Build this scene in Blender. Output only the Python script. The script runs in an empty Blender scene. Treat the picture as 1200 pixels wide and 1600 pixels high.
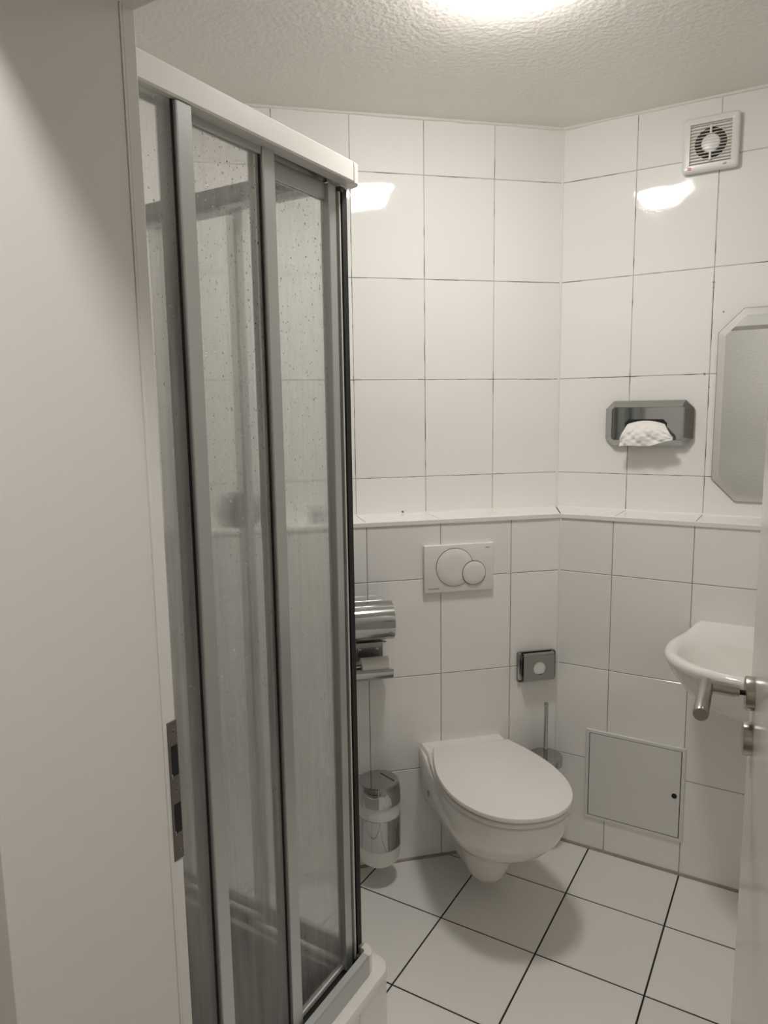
import bpy, bmesh, math, random
from mathutils import Vector, Matrix
random.seed(7)
SC = bpy.context.scene
COL = SC.collection
R = math.radians

# ------------------------------------------------------------------ camera
YAW, PITCH, ROLL, CAM_H = 0.5368, -0.1406, -0.0142, 1.571
fwd = Vector((0, math.cos(PITCH), math.sin(PITCH)))
rt = Vector((1, 0, 0)); up = rt.cross(fwd)
cr = rt * math.cos(ROLL) + up * math.sin(ROLL)
cu = up * math.cos(ROLL) - rt * math.sin(ROLL)
M = Matrix((cr, cu, -fwd)).transposed().to_4x4()
M = Matrix.Translation((0, 0, CAM_H)) @ Matrix.Rotation(YAW, 4, 'Z') @ M
cam_d = bpy.data.cameras.new('camera')
cam_d.sensor_fit = 'VERTICAL'; cam_d.sensor_height = 36; cam_d.sensor_width = 27
cam_d.lens = 36 * 1120.6 / 1600; cam_d.clip_start = 0.02
cam = bpy.data.objects.new('camera', cam_d); COL.objects.link(cam)
cam.matrix_world = M; SC.camera = cam

# ------------------------------------------------------------------ world, exposure
w = bpy.data.worlds.new('world'); SC.world = w; w.use_nodes = True
w.node_tree.nodes['Background'].inputs[0].default_value = (0.9, 0.95, 1, 1)
w.node_tree.nodes['Background'].inputs[1].default_value = 0.0
SC.view_settings.view_transform = 'Standard'; SC.view_settings.look = 'None'
SC.view_settings.gamma = 1; SC.view_settings.use_curve_mapping = False
SC.view_settings.exposure = 0.0
BATH_LAMP = 82.0      # W/m2/sr of the opal diffusers
HALL_LAMP = 140.0
LAMP_COL = (1.0, 0.968, 0.928)
try:
    SC.cycles.use_denoising = True
    SC.cycles.max_bounces = 10; SC.cycles.diffuse_bounces = 6; SC.cycles.glossy_bounces = 6
    SC.cycles.transparent_max_bounces = 24; SC.cycles.transmission_bounces = 8
    SC.cycles.caustics_reflective = False; SC.cycles.caustics_refractive = False
    SC.cycles.sample_clamp_indirect = 6
except Exception:
    pass

# ------------------------------------------------------------------ materials
def new_mat(name):
    m = bpy.data.materials.new(name); m.use_nodes = True
    return m, m.node_tree, m.node_tree.nodes['Principled BSDF']
def bump(nt, b, scale, strength, dist=0.01, detail=2, kind='noise', tex=None):
    tc = nt.nodes.new('ShaderNodeTexCoord')
    n = nt.nodes.new('ShaderNodeTexNoise'); n.inputs['Scale'].default_value = scale
    n.inputs['Detail'].default_value = detail
    geo = nt.nodes.new('ShaderNodeNewGeometry')
    nt.links.new(geo.outputs['Position'], n.inputs['Vector'])
    bp = nt.nodes.new('ShaderNodeBump'); bp.inputs['Strength'].default_value = strength
    bp.inputs['Distance'].default_value = dist
    nt.links.new(n.outputs['Fac'], bp.inputs['Height'])
    nt.links.new(bp.outputs['Normal'], b.inputs['Normal'])
    return n, bp, geo
def mat(name, col, rough=0.5, metal=0, coat=0, spec=None, noise=None, var=0.0, varscale=3):
    m, nt, b = new_mat(name)
    b.inputs['Base Color'].default_value = (*col, 1)
    b.inputs['Roughness'].default_value = rough
    b.inputs['Metallic'].default_value = metal
    b.inputs['Coat Weight'].default_value = coat
    if spec is not None: b.inputs['Specular IOR Level'].default_value = spec
    if noise: bump(nt, b, *noise)
    if var:
        geo = nt.nodes.new('ShaderNodeNewGeometry')
        n = nt.nodes.new('ShaderNodeTexNoise'); n.inputs['Scale'].default_value = varscale
        n.inputs['Detail'].default_value = 4
        nt.links.new(geo.outputs['Position'], n.inputs['Vector'])
        mx = nt.nodes.new('ShaderNodeMix'); mx.data_type = 'RGBA'
        mx.inputs['A'].default_value = (*[c * (1 - var) for c in col], 1)
        mx.inputs['B'].default_value = (*[min(1, c * (1 + var)) for c in col], 1)
        nt.links.new(n.outputs['Fac'], mx.inputs['Factor'])
        nt.links.new(mx.outputs['Result'], b.inputs['Base Color'])
    return m

def tile_mat(name, col, rough, wob, wscale=5, fine=0.0):
    """glazed tile: slightly wavy glaze, small tone difference from tile to tile"""
    m, nt, b = new_mat(name)
    oi = nt.nodes.new('ShaderNodeObjectInfo')
    mr = nt.nodes.new('ShaderNodeMapRange')
    mr.inputs['To Min'].default_value = 0.965; mr.inputs['To Max'].default_value = 1.02
    nt.links.new(oi.outputs['Random'], mr.inputs['Value'])
    hs = nt.nodes.new('ShaderNodeMix'); hs.data_type = 'RGBA'; hs.blend_type = 'MULTIPLY'
    hs.inputs['Factor'].default_value = 1; hs.inputs['A'].default_value = (*col, 1)
    nt.links.new(mr.outputs['Result'], hs.inputs['B'])
    nt.links.new(hs.outputs['Result'], b.inputs['Base Color'])
    b.inputs['Roughness'].default_value = rough
    geo = nt.nodes.new('ShaderNodeNewGeometry')
    ad = nt.nodes.new('ShaderNodeVectorMath'); ad.operation = 'ADD'
    sc_ = nt.nodes.new('ShaderNodeVectorMath'); sc_.operation = 'SCALE'; sc_.inputs['Scale'].default_value = 20
    cb = nt.nodes.new('ShaderNodeCombineXYZ'); nt.links.new(oi.outputs['Random'], cb.inputs[0]); nt.links.new(oi.outputs['Random'], cb.inputs[2])
    nt.links.new(cb.outputs[0], sc_.inputs[0])
    nt.links.new(geo.outputs['Position'], ad.inputs[0]); nt.links.new(sc_.outputs[0], ad.inputs[1])
    n = nt.nodes.new('ShaderNodeTexNoise'); n.inputs['Scale'].default_value = wscale; n.inputs['Detail'].default_value = 1
    n2 = nt.nodes.new('ShaderNodeTexNoise'); n2.inputs['Scale'].default_value = 160; n2.inputs['Detail'].default_value = 2
    nt.links.new(ad.outputs[0], n.inputs['Vector']); nt.links.new(ad.outputs[0], n2.inputs['Vector'])
    bp = nt.nodes.new('ShaderNodeBump'); bp.inputs['Strength'].default_value = wob; bp.inputs['Distance'].default_value = 0.02
    bp2 = nt.nodes.new('ShaderNodeBump'); bp2.inputs['Strength'].default_value = fine; bp2.inputs['Distance'].default_value = 0.001
    nt.links.new(n.outputs['Fac'], bp.inputs['Height']); nt.links.new(n2.outputs['Fac'], bp2.inputs['Height'])
    nt.links.new(bp.outputs['Normal'], bp2.inputs['Normal']); nt.links.new(bp2.outputs['Normal'], b.inputs['Normal'])
    return m

def grout_mat(name, light, dark, scale, lo, hi):
    m, nt, b = new_mat(name)
    geo = nt.nodes.new('ShaderNodeNewGeometry')
    n = nt.nodes.new('ShaderNodeTexNoise'); n.inputs['Scale'].default_value = scale; n.inputs['Detail'].default_value = 5
    nt.links.new(geo.outputs['Position'], n.inputs['Vector'])
    r = nt.nodes.new('ShaderNodeValToRGB')
    r.color_ramp.elements[0].position = lo; r.color_ramp.elements[0].color = (*dark, 1)
    r.color_ramp.elements[1].position = hi; r.color_ramp.elements[1].color = (*light, 1)
    nt.links.new(n.outputs['Fac'], r.inputs['Fac']); nt.links.new(r.outputs['Color'], b.inputs['Base Color'])
    b.inputs['Roughness'].default_value = 0.9
    return m

MT = {}
MT['wall_tile'] = tile_mat('glazed_wall_tile', (0.86, 0.848, 0.82), 0.06, 0.26, 6.0, 0.06)
MT['floor_tile'] = tile_mat('floor_tile', (0.80, 0.785, 0.75), 0.28, 0.03, 6, 0.10)
MT['ledge_tile'] = tile_mat('ledge_tile', (0.88, 0.87, 0.84), 0.08, 0.06, 4.5, 0.04)
MT['grout'] = grout_mat('old_grout', (0.50, 0.46, 0.39), (0.04, 0.034, 0.028), 11, 0.40, 0.50)
MT['grout_low'] = mat('grey_grout', (0.30, 0.265, 0.225), 0.9, var=0.25, varscale=14)
MT['grout_floor'] = mat('dark_grout', (0.022, 0.018, 0.015), 0.9)
MT['silicone'] = mat('white_silicone', (0.80, 0.79, 0.75), 0.45)
MT['silicone_dirty'] = mat('grey_silicone', (0.30, 0.275, 0.235), 0.55, var=0.3, varscale=30)
MT['paint'] = mat('frame_paint', (0.80, 0.78, 0.75), 0.30, noise=(60, 0.05, 0.002))
MT['door_paint'] = mat('door_lacquer', (0.74, 0.72, 0.68), 0.16, noise=(12, 0.02, 0.004))
MT['ceramic'] = mat('sanitary_ceramic', (0.82, 0.80, 0.76), 0.06, coat=0.3)
MT['seat'] = mat('seat_plastic', (0.82, 0.80, 0.765), 0.16)
MT['plastic'] = mat('white_plastic', (0.78, 0.76, 0.72), 0.25)
MT['acrylic'] = mat('tray_acrylic', (0.80, 0.78, 0.74), 0.18)
MT['chrome'] = mat('chrome', (0.50, 0.51, 0.51), 0.05, metal=1)
MT['chrome_dark'] = mat('chrome_satin', (0.42, 0.43, 0.42), 0.16, metal=1)
MT['steel'] = mat('brushed_steel', (0.36, 0.335, 0.30), 0.28, metal=1)
MT['steel_dark'] = mat('worn_dark_steel', (0.20, 0.18, 0.165), 0.4, metal=.7)
MT['alu'] = mat('anodised_profile', (0.50, 0.52, 0.50), 0.30, metal=0.6)
MT['alu_white'] = mat('white_lacquered_rail', (0.76, 0.75, 0.71), 0.28)
MT['alu_dark'] = mat('grey_profile', (0.125, 0.132, 0.118), 0.36, metal=0.6)
MT['black'] = mat('black_rubber', (0.006, 0.006, 0.006), 0.6)
MT['dark'] = mat('dark_recess', (0.012, 0.012, 0.012), 0.8)
MT['paper'] = mat('tissue_paper', (0.86, 0.84, 0.80), 0.9, noise=(90, 0.3, 0.002))
MT['card'] = mat('cardboard', (0.30, 0.22, 0.15), 0.9)
MT['darkcloth'] = mat('dark_vinyl', (0.028, 0.030, 0.036), 0.5)
MT['red'] = mat('red_print', (0.55, 0.05, 0.05), 0.5)
MT['ink'] = mat('black_print', (0.02, 0.02, 0.02), 0.5)
MT['inkgrey'] = mat('grey_print', (0.20, 0.19, 0.17), 0.5)
MT['panel_white'] = mat('enamelled_metal', (0.74, 0.73, 0.70), 0.35)
MT['mirror'] = mat('mirror_silver', (0.80, 0.82, 0.81), 0.01, metal=1)
MT['mirror_bevel'] = mat('ground_mirror_bevel', (0.92, 0.91, 0.89), 0.22, metal=0.85)
MT['mirror_edge'] = mat('mirror_glass_edge', (0.09, 0.095, 0.085), 0.25)

# rough plaster ceiling
m, nt, b = new_mat('textured_plaster'); MT['plaster'] = m
b.inputs['Base Color'].default_value = (0.80, 0.77, 0.72, 1); b.inputs['Roughness'].default_value = 0.42
n, bp, geo = bump(nt, b, 75, 0.42, 0.006, 3)
n.inputs['Roughness'].default_value = 0.45
m, nt, b = new_mat('woodchip_wallpaper'); MT['woodchip'] = m
b.inputs['Base Color'].default_value = (0.78, 0.76, 0.73, 1); b.inputs['Roughness'].default_value = 0.6
n, bp, geo = bump(nt, b, 70, 0.5, 0.007, 3)
MT['hall_floor'] = mat('hall_floor', (0.33, 0.29, 0.24), 0.4, var=0.15)

def glass_mat(name, haze, streak):
    m = bpy.data.materials.new(name); m.use_nodes = True
    nt = m.node_tree; nt.nodes.clear(); L = nt.links
    out = nt.nodes.new('ShaderNodeOutputMaterial')
    geo = nt.nodes.new('ShaderNodeNewGeometry')
    mp = nt.nodes.new('ShaderNodeMapping'); mp.inputs['Scale'].default_value = (1, 1, 0.07)
    L.new(geo.outputs['Position'], mp.inputs['Vector'])
    n1 = nt.nodes.new('ShaderNodeTexNoise'); n1.inputs['Scale'].default_value = 55; n1.inputs['Detail'].default_value = 5
    L.new(mp.outputs[0], n1.inputs['Vector'])
    n2 = nt.nodes.new('ShaderNodeTexNoise'); n2.inputs['Scale'].default_value = 3.2; n2.inputs['Detail'].default_value = 4
    L.new(geo.outputs['Position'], n2.inputs['Vector'])
    v = nt.nodes.new('ShaderNodeTexVoronoi'); v.inputs['Scale'].default_value = 210
    L.new(geo.outputs['Position'], v.inputs['Vector'])
    # haze amount
    a = nt.nodes.new('ShaderNodeMath'); a.operation = 'MULTIPLY_ADD'; a.inputs[1].default_value = streak; a.inputs[2].default_value = haze - streak * 0.5
    L.new(n1.outputs['Fac'], a.inputs[0])
    c = nt.nodes.new('ShaderNodeMath'); c.operation = 'MULTIPLY_ADD'; c.inputs[1].default_value = 0.3; c.inputs[2].default_value = -0.15
    L.new(n2.outputs['Fac'], c.inputs[0])
    s = nt.nodes.new('ShaderNodeMath'); s.operation = 'ADD'; s.use_clamp = True
    L.new(a.outputs[0], s.inputs[0]); L.new(c.outputs[0], s.inputs[1])
    tr = nt.nodes.new('ShaderNodeBsdfTransparent'); tr.inputs[0].default_value = (0.965, 0.975, 0.965, 1)
    rf = nt.nodes.new('ShaderNodeBsdfRefraction'); rf.inputs['IOR'].default_value = 1.03; rf.inputs['Roughness'].default_value = 0.20
    rf.inputs['Color'].default_value = (0.96, 0.97, 0.96, 1)
    df = nt.nodes.new('ShaderNodeBsdfDiffuse'); df.inputs[0].default_value = (0.90, 0.89, 0.87, 1)
    tl = nt.nodes.new('ShaderNodeBsdfTranslucent'); tl.inputs[0].default_value = (0.92, 0.92, 0.90, 1)
    m0 = nt.nodes.new('ShaderNodeMixShader'); m0.inputs[0].default_value = 0.45
    L.new(tr.outputs[0], m0.inputs[1]); L.new(rf.outputs[0], m0.inputs[2])
    m1 = nt.nodes.new('ShaderNodeMixShader'); m1.inputs[0].default_value = 0.5
    L.new(df.outputs[0], m1.inputs[1]); L.new(tl.outputs[0], m1.inputs[2])
    m2 = nt.nodes.new('ShaderNodeMixShader'); L.new(s.outputs[0], m2.inputs[0])
    L.new(m0.outputs[0], m2.inputs[1]); L.new(m1.outputs[0], m2.inputs[2])
    gl = nt.nodes.new('ShaderNodeBsdfGlossy'); gl.inputs['Roughness'].default_value = 0.16
    bp = nt.nodes.new('ShaderNodeBump'); bp.inputs['Strength'].default_value = 0.35; bp.inputs['Distance'].default_value = 0.002
    L.new(v.outputs['Distance'], bp.inputs['Height']); L.new(bp.outputs[0], gl.inputs['Normal'])
    fr = nt.nodes.new('ShaderNodeFresnel'); fr.inputs['IOR'].default_value = 1.30
    m3 = nt.nodes.new('ShaderNodeMixShader'); L.new(fr.outputs[0], m3.inputs[0])
    L.new(m2.outputs[0], m3.inputs[1]); L.new(gl.outputs[0], m3.inputs[2])
    clr = nt.nodes.new('ShaderNodeBsdfTransparent')      # the water film is on one face of the pane only
    m4 = nt.nodes.new('ShaderNodeMixShader'); L.new(geo.outputs['Backfacing'], m4.inputs[0])
    L.new(m3.outputs[0], m4.inputs[1]); L.new(clr.outputs[0], m4.inputs[2])
    L.new(m4.outputs[0], out.inputs[0])
    return m
MT['glass'] = glass_mat('wet_shower_glass', 0.34, 0.32)
MT['glass_clear'] = glass_mat('side_shower_glass', 0.12, 0.10)
m, nt, b = new_mat('water_drop'); MT['drop'] = m
b.inputs['Base Color'].default_value = (0.95, 0.96, 0.95, 1); b.inputs['Roughness'].default_value = 0.03
b.inputs['Transmission Weight'].default_value = 1; b.inputs['IOR'].default_value = 1.33
m, nt, b = new_mat('frosted_glass_cup'); MT['frost'] = m
b.inputs['Base Color'].default_value = (0.80, 0.81, 0.78, 1); b.inputs['Roughness'].default_value = 0.28
b.inputs['Subsurface Weight'].default_value = 0.25; b.inputs['Subsurface Radius'].default_value = (0.02, 0.02, 0.02)

def emit(name, strength):
    m, nt, b = new_mat(name)
    b.inputs['Base Color'].default_value = (0.9, 0.9, 0.88, 1); b.inputs['Roughness'].default_value = 0.3
    b.inputs['Emission Color'].default_value = (*LAMP_COL, 1); b.inputs['Emission Strength'].default_value = strength
    return m
MT['bath_glow'] = emit('opal_glass_lit', BATH_LAMP)
MT['hall_glow'] = emit('opal_glass_lit_hall', HALL_LAMP)

# ------------------------------------------------------------------ helpers
def link(name, me, m, parent=None, loc=None, rotz=None, kind=None, label=None, smooth=False):
    if isinstance(me, bmesh.types.BMesh):
        bm = me; me = bpy.data.meshes.new(name)
        bmesh.ops.recalc_face_normals(bm, faces=bm.faces)
        bm.to_mesh(me); bm.free()
    if smooth:
        for p in me.polygons: p.use_smooth = True
        try: me.set_sharp_from_angle(angle=R(38))
        except Exception: pass
    if m is not None and not me.materials: me.materials.append(m)
    o = bpy.data.objects.new(name, me); COL.objects.link(o)
    if parent: o.parent = parent
    if loc is not None: o.location = loc
    if rotz is not None: o.rotation_euler = (0, 0, rotz)
    if kind: o['kind'] = kind
    if label: o['label'] = label
    return o
def thing(name, label, cat, loc=(0, 0, 0), rotz=0, group=None):
    o = bpy.data.objects.new(name, None); COL.objects.link(o)
    o.empty_display_size = 0.05
    o.location = loc; o.rotation_euler = (0, 0, rotz); o['label'] = label; o['category'] = cat
    if group: o['group'] = group
    return o
def struct_root(name, kind='structure', loc=(0, 0, 0), rotz=0):
    o = bpy.data.objects.new(name, None); COL.objects.link(o); o['kind'] = kind
    o.location = loc; o.rotation_euler = (0, 0, rotz); o.empty_display_size = 0.05
    return o
def box(bm, x0, x1, y0, y1, z0, z1, bev=0, seg=1):
    r = bmesh.ops.create_cube(bm, size=1)
    for v in r['verts']:
        v.co = Vector(((x0 + x1) / 2 + v.co.x * (x1 - x0), (y0 + y1) / 2 + v.co.y * (y1 - y0), (z0 + z1) / 2 + v.co.z * (z1 - z0)))
    if bev:
        es = list({e for v in r['verts'] for e in v.link_edges})
        bmesh.ops.bevel(bm, geom=es, offset=bev, segments=seg, profile=0.5, affect='EDGES')
    return bm
def BX(*a, **k):
    return box(bmesh.new(), *a, **k)
def prism(poly, z0, z1, bev=0, bm=None):
    bm = bm or bmesh.new()
    vs = [bm.verts.new((x, y, z0)) for x, y in poly]
    f = bm.faces.new(vs)
    r = bmesh.ops.extrude_face_region(bm, geom=[f])
    tv = [g for g in r['geom'] if isinstance(g, bmesh.types.BMVert)]
    for v in tv: v.co.z = z1
    if bev:
        es = [e for e in bm.edges if all(v in tv for v in e.verts)]
        bmesh.ops.bevel(bm, geom=es, offset=bev, segments=1, affect='EDGES')
    return bm
def prism_y(poly, y0, y1, bm=None):
    """polygon in x,z extruded in y"""
    bm = bm or bmesh.new()
    a = [bm.verts.new((x, y0, z)) for x, z in poly]
    b = [bm.verts.new((x, y1, z)) for x, z in poly]
    bm.faces.new(a); bm.faces.new(b[::-1])
    n = len(poly)
    for i in range(n): bm.faces.new((a[i], a[(i + 1) % n], b[(i + 1) % n], b[i]))
    return bm
def cyl(bm, p0, p1, r0, r1=None, seg=28, cap=True):
    r1 = r0 if r1 is None else r1
    p0, p1 = Vector(p0), Vector(p1); d = p1 - p0
    q = d.to_track_quat('Z', 'Y').to_matrix()
    ra, rb = [], []
    for i in range(seg):
        a = 2 * math.pi * i / seg
        u = q @ Vector((math.cos(a), math.sin(a), 0))
        ra.append(bm.verts.new(p0 + u * r0)); rb.append(bm.verts.new(p1 + u * r1))
    for i in range(seg): bm.faces.new((ra[i], ra[(i + 1) % seg], rb[(i + 1) % seg], rb[i]))
    if cap: bm.faces.new(ra[::-1]); bm.faces.new(rb)
    return bm
def CY(*a, **k): return cyl(bmesh.new(), *a, **k)
def lathe(prof, seg=40, c=(0, 0), bm=None, axis='Z', closed=True):
    """prof: list of (r, h). axis Z: h is z; axis Y: h along y"""
    bm = bm or bmesh.new(); rings = []
    for r, h in prof:
        if r < 1e-6:
            p = (c[0], c[1], h) if axis == 'Z' else (c[0], h, c[1])
            rings.append([bm.verts.new(p)]); continue
        ring = []
        for i in range(seg):
            a = 2 * math.pi * i / seg
            if axis == 'Z': p = (c[0] + r * math.cos(a), c[1] + r * math.sin(a), h)
            else: p = (c[0] + r * math.cos(a), h, c[1] + r * math.sin(a))
            ring.append(bm.verts.new(p))
        rings.append(ring)
    for A, B in zip(rings, rings[1:]):
        if len(A) == 1 and len(B) == 1: continue
        for i in range(seg):
            j = (i + 1) % seg
            if len(A) == 1: bm.faces.new((A[0], B[i], B[j]))
            elif len(B) == 1: bm.faces.new((A[i], A[j], B[0]))
            else: bm.faces.new((A[i], A[j], B[j], B[i]))
    if closed:
        if len(rings[0]) > 1: bm.faces.new(rings[0][::-1])
        if len(rings[-1]) > 1: bm.faces.new(rings[-1])
    return bm
def loft(rings, cap0=True, cap1=True):
    bm = bmesh.new(); vr = [[bm.verts.new(p) for p in r] for r in rings]
    n = len(rings[0])
    for A, B in zip(vr, vr[1:]):
        for i in range(n):
            j = (i + 1) % n
            bm.faces.new((A[i], A[j], B[j], B[i]))
    if cap0: bm.faces.new(vr[0][::-1])
    if cap1: bm.faces.new(vr[-1])
    return bm
def subsurf(o, lv=1):
    md = o.modifiers.new('sub', 'SUBSURF'); md.levels = lv; md.render_levels = lv
def bevel_mod(o, wd, seg=2):
    md = o.modifiers.new('bev', 'BEVEL'); md.width = wd; md.segments = seg; md.limit_method = 'ANGLE'; md.angle_limit = R(40)
def text_mesh(name, txt, size, m, parent, loc, rot, depth=0.0002):
    cu_ = bpy.data.curves.new(name, 'FONT'); cu_.body = txt; cu_.size = size
    cu_.align_x = 'CENTER'; cu_.align_y = 'CENTER'; cu_.extrude = depth; cu_.resolution_u = 3
    t = bpy.data.objects.new(name + '_src', cu_); COL.objects.link(t)
    me = bpy.data.meshes.new_from_object(t.evaluated_get(bpy.context.evaluated_depsgraph_get()))
    bpy.data.objects.remove(t)
    me.materials.clear(); me.materials.append(m)
    o = bpy.data.objects.new(name, me); COL.objects.link(o); o.parent = parent
    o.location = loc; o.rotation_euler = rot
    return o

# ------------------------------------------------------------------ room geometry (metres)
V2 = lambda x, y: Vector((x, y))
A_AZ = 3.3603 + 0.5368
uA = V2(math.cos(A_AZ), math.sin(A_AZ)); nA = V2(uA.y, -uA.x)
if nA.y > 0: nA = -nA
uB = V2(1, 0); nB = V2(0, -1)
C = V2(-0.8014, 2.6006); C2 = V2(-0.7304, 2.4217)
ROT_A = math.atan2(-uA.y, -uA.x)        # local X runs right along the wall, local Y into the wall
X_LEFT, X_RIGHT, Y_NEAR, Y_HALL = -1.79, 0.56, 0.603, 0.372
Z_CEIL, Z_LEDGE, TW = 2.529, 1.209, 0.252
DEPTH = 0.179
UPZ = [Z_LEDGE, 1.3374, 1.6747, 2.0121, 2.3494, Z_CEIL]
LOZ = [0.003, 0.339, 0.6744, 1.010, 1.197]
J = 0.0022                               # joint width
sA_end = (C.x - X_LEFT) / -uA.x
sA2_end = (C2.x - X_LEFT) / -uA.x

_tm = {}
def wall_tile(parent, origin, u, nrm, s0, s1, z0, z1, m, name='tile'):
    """one tile on a wall plane; face at the plane"""
    wd, h = s1 - s0 - J, z1 - z0 - J
    if wd < 0.004 or h < 0.004: return
    key = (round(wd, 3), round(h, 3), m.name)
    if key not in _tm:
        me = bpy.data.meshes.new('tile'); bm = bmesh.new()
        b_ = 0.0012
        xs, zs = wd / 2, h / 2
        rings = [(xs, zs, 0.007), (xs, zs, b_), (xs - b_, zs - b_, 0)]
        vr = [[bm.verts.new((a * p, y, b2 * q)) for a, b2 in ((-1, -1), (1, -1), (1, 1), (-1, 1))] for p, q, y in rings]
        for A_, B_ in zip(vr, vr[1:]):
            for i in range(4): bm.faces.new((A_[i], A_[(i + 1) % 4], B_[(i + 1) % 4], B_[i]))
        bm.faces.new(vr[-1])
        bmesh.ops.recalc_face_normals(bm, faces=bm.faces)
        # outward = -Y
        for f in bm.faces:
            if abs(f.normal.y) > .9 and f.normal.y > 0: bmesh.ops.reverse_faces(bm, faces=bm.faces); break
        bm.to_mesh(me); bm.free(); me.materials.append(m); _tm[key] = me
    c = origin + u * ((s0 + s1) / 2)
    o = bpy.data.objects.new(name, _tm[key]); COL.objects.link(o); o.parent = parent
    o.location = (c.x - nrm.x * 0.0, c.y - nrm.y * 0.0, (z0 + z1) / 2)
    # local -Y must equal nrm
    rz = math.atan2(nrm.y, nrm.x) + math.pi / 2
    k = 0.0022
    o.rotation_euler = (random.uniform(-k, k), random.uniform(-k, k) * .3, rz + random.uniform(-k, k))
    return o

def cols(first, end, step=TW):
    c = [0, first]
    while c[-1] + step < end: c.append(c[-1] + step)
    c.append(end); return c

# ---- wall_back (diagonal wall behind the toilet): substrate, tiles, lower boxed wall, ledge
def shift(p, n, d): return p + n * d
P = lambda v: (v.x, v.y)
g = 0.002
wb = link('wall_back', prism([P(C - nA * g + uA * -0.02), P(C - nA * 0.12), P(C + uA * (sA_end + .1) - nA * 0.12), P(C + uA * (sA_end + .0) - nA * g)], 0, Z_CEIL), MT['grout'], kind='structure')
cA = cols(0.252, sA_end)
for a, b_ in zip(cA, cA[1:]):
    for z0, z1 in zip(UPZ, UPZ[1:]): wall_tile(wb, C, uA, nA, a, b_, z0, z1, MT['wall_tile'])
C2A_end = C2 + uA * sA2_end
link('boxed_wall', prism([P(C2 - nA * g), P(C - nA * g), P(C + uA * sA_end - nA * g), P(C2A_end - nA * g)], 0, Z_LEDGE - 0.012), MT['grout_low'], wb)
cL = cols(0.181, sA2_end)
for a, b_ in zip(cL, cL[1:]):
    for z0, z1 in zip(LOZ, LOZ[1:]): wall_tile(wb, C2, uA, nA, a, b_, z0, z1, MT['wall_tile'])
def ledge(wall, u, n, cs):
    for i, (a, b_) in enumerate(zip(cs, cs[1:])):
        p0 = C + u * (a + J / 2); p1 = C + u * (b_ - J / 2)
        q0 = p0 + n * (DEPTH - .004); q1 = p1 + n * (DEPTH - .004)
        if i == 0:
            p0 = C + u * 0.002; mit = (C2 - C)
            q0 = C + mit * ((DEPTH - .004) / DEPTH) + u * 0.002
        link('ledge_tile', prism([P(p0), P(p1), P(q1), P(q0)], Z_LEDGE - 0.009, Z_LEDGE, bev=0.001), MT['ledge_tile'], wall)
    e0 = C2 + n * 0.006; e1 = C2 + u * (cs[-1])
    # white edging strip along the front of the ledge
    q = [C2 + n * 0.003 + (C2 - C).normalized() * 0.003, C2 + u * cs[-1] + n * 0.003, C2 + u * cs[-1] - n * .006, C2 - n * 0.006]
    link('edge_trim', prism([P(v) for v in q], Z_LEDGE - 0.013, Z_LEDGE + 0.0012, bev=0.0012), MT['silicone'], wall)
ledge(wb, uA, nA, cA)
# ---- wall_right (wall with mirror and basin)
wr = link('wall_right', BX(C.x - .1, X_RIGHT + .1, C.y + g, C.y + .12, 0, Z_CEIL), MT['grout'], kind='structure')
LB = X_RIGHT - C.x; LB2 = X_RIGHT - C2.x
cB = cols(0.250, LB)
for a, b_ in zip(cB, cB[1:]):
    for z0, z1 in zip(UPZ, UPZ[1:]): wall_tile(wr, C, uB, nB, a, b_, z0, z1, MT['wall_tile'])
link('boxed_wall', prism([(C2.x, C2.y + g), (X_RIGHT, C2.y + g), (X_RIGHT, C.y + g), (C.x, C.y + g)], 0, Z_LEDGE - 0.012), MT['grout_low'], wr)
cL = cols(0.179, LB2)
for a, b_ in zip(cL, cL[1:]):
    for z0, z1 in zip(LOZ, LOZ[1:]): wall_tile(wr, C2, uB, nB, a, b_, z0, z1, MT['wall_tile'])
ledge(wr, uB, nB, cB)
# ---- wall_left inside the shower
Yl0, Yl1 = Y_NEAR, C.y + uA.y * sA_end
wl = link('wall_left', BX(X_LEFT - .12, X_LEFT - g, Y_NEAR - .2, Yl1 + .1, 0, Z_CEIL), MT['grout'], kind='structure')
zz = [2.433 - 0.3373 * k for k in range(8)]; zz = [Z_CEIL] + zz; zz = [z for z in zz if z > 0.02] + [0.0]
zz = zz[::-1]
cc = cols(0.252, Yl1 - Y_NEAR)
for a, b_ in zip(cc, cc[1:]):
    for z0, z1 in zip(zz, zz[1:]): wall_tile(wl, V2(X_LEFT, Yl1), V2(0, -1), V2(1, 0), a, b_, z0, z1, MT['wall_tile'])
# ---- side wall behind the door leaf
ws = link('wall_side', BX(X_RIGHT + g, X_RIGHT + .12, Y_NEAR - .2, C.y + .1, 0, Z_CEIL), MT['grout_low'], kind='structure')
cc = cols(0.252, C2.y - Y_NEAR)
for a, b_ in zip(cc, cc[1:]):
    for z0, z1 in zip(UPZ, UPZ[1:]): wall_tile(ws, V2(X_RIGHT, C2.y), V2(0, -1), V2(-1, 0), a, b_, z0, z1, MT['wall_tile'])
    for z0, z1 in zip(LOZ, LOZ[1:]): wall_tile(ws, V2(X_RIGHT, C2.y), V2(0, -1), V2(-1, 0), a, b_, z0, z1, MT['wall_tile'])
# ---- door wall with opening
OX0, OX1, OZ = -0.668, 0.088, 2.010
wf = bmesh.new()
box(wf, X_LEFT - .1, OX0 - .012, Y_HALL + .012, Y_NEAR - .006, 0, Z_CEIL)
box(wf, OX1 + .012, X_RIGHT + .1, Y_HALL + .012, Y_NEAR - .006, 0, Z_CEIL)
box(wf, OX0 - .012, OX1 + .012, Y_HALL + .012, Y_NEAR - .006, OZ + .012, Z_CEIL)
link('wall_front', wf, MT['woodchip'], kind='structure')
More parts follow.
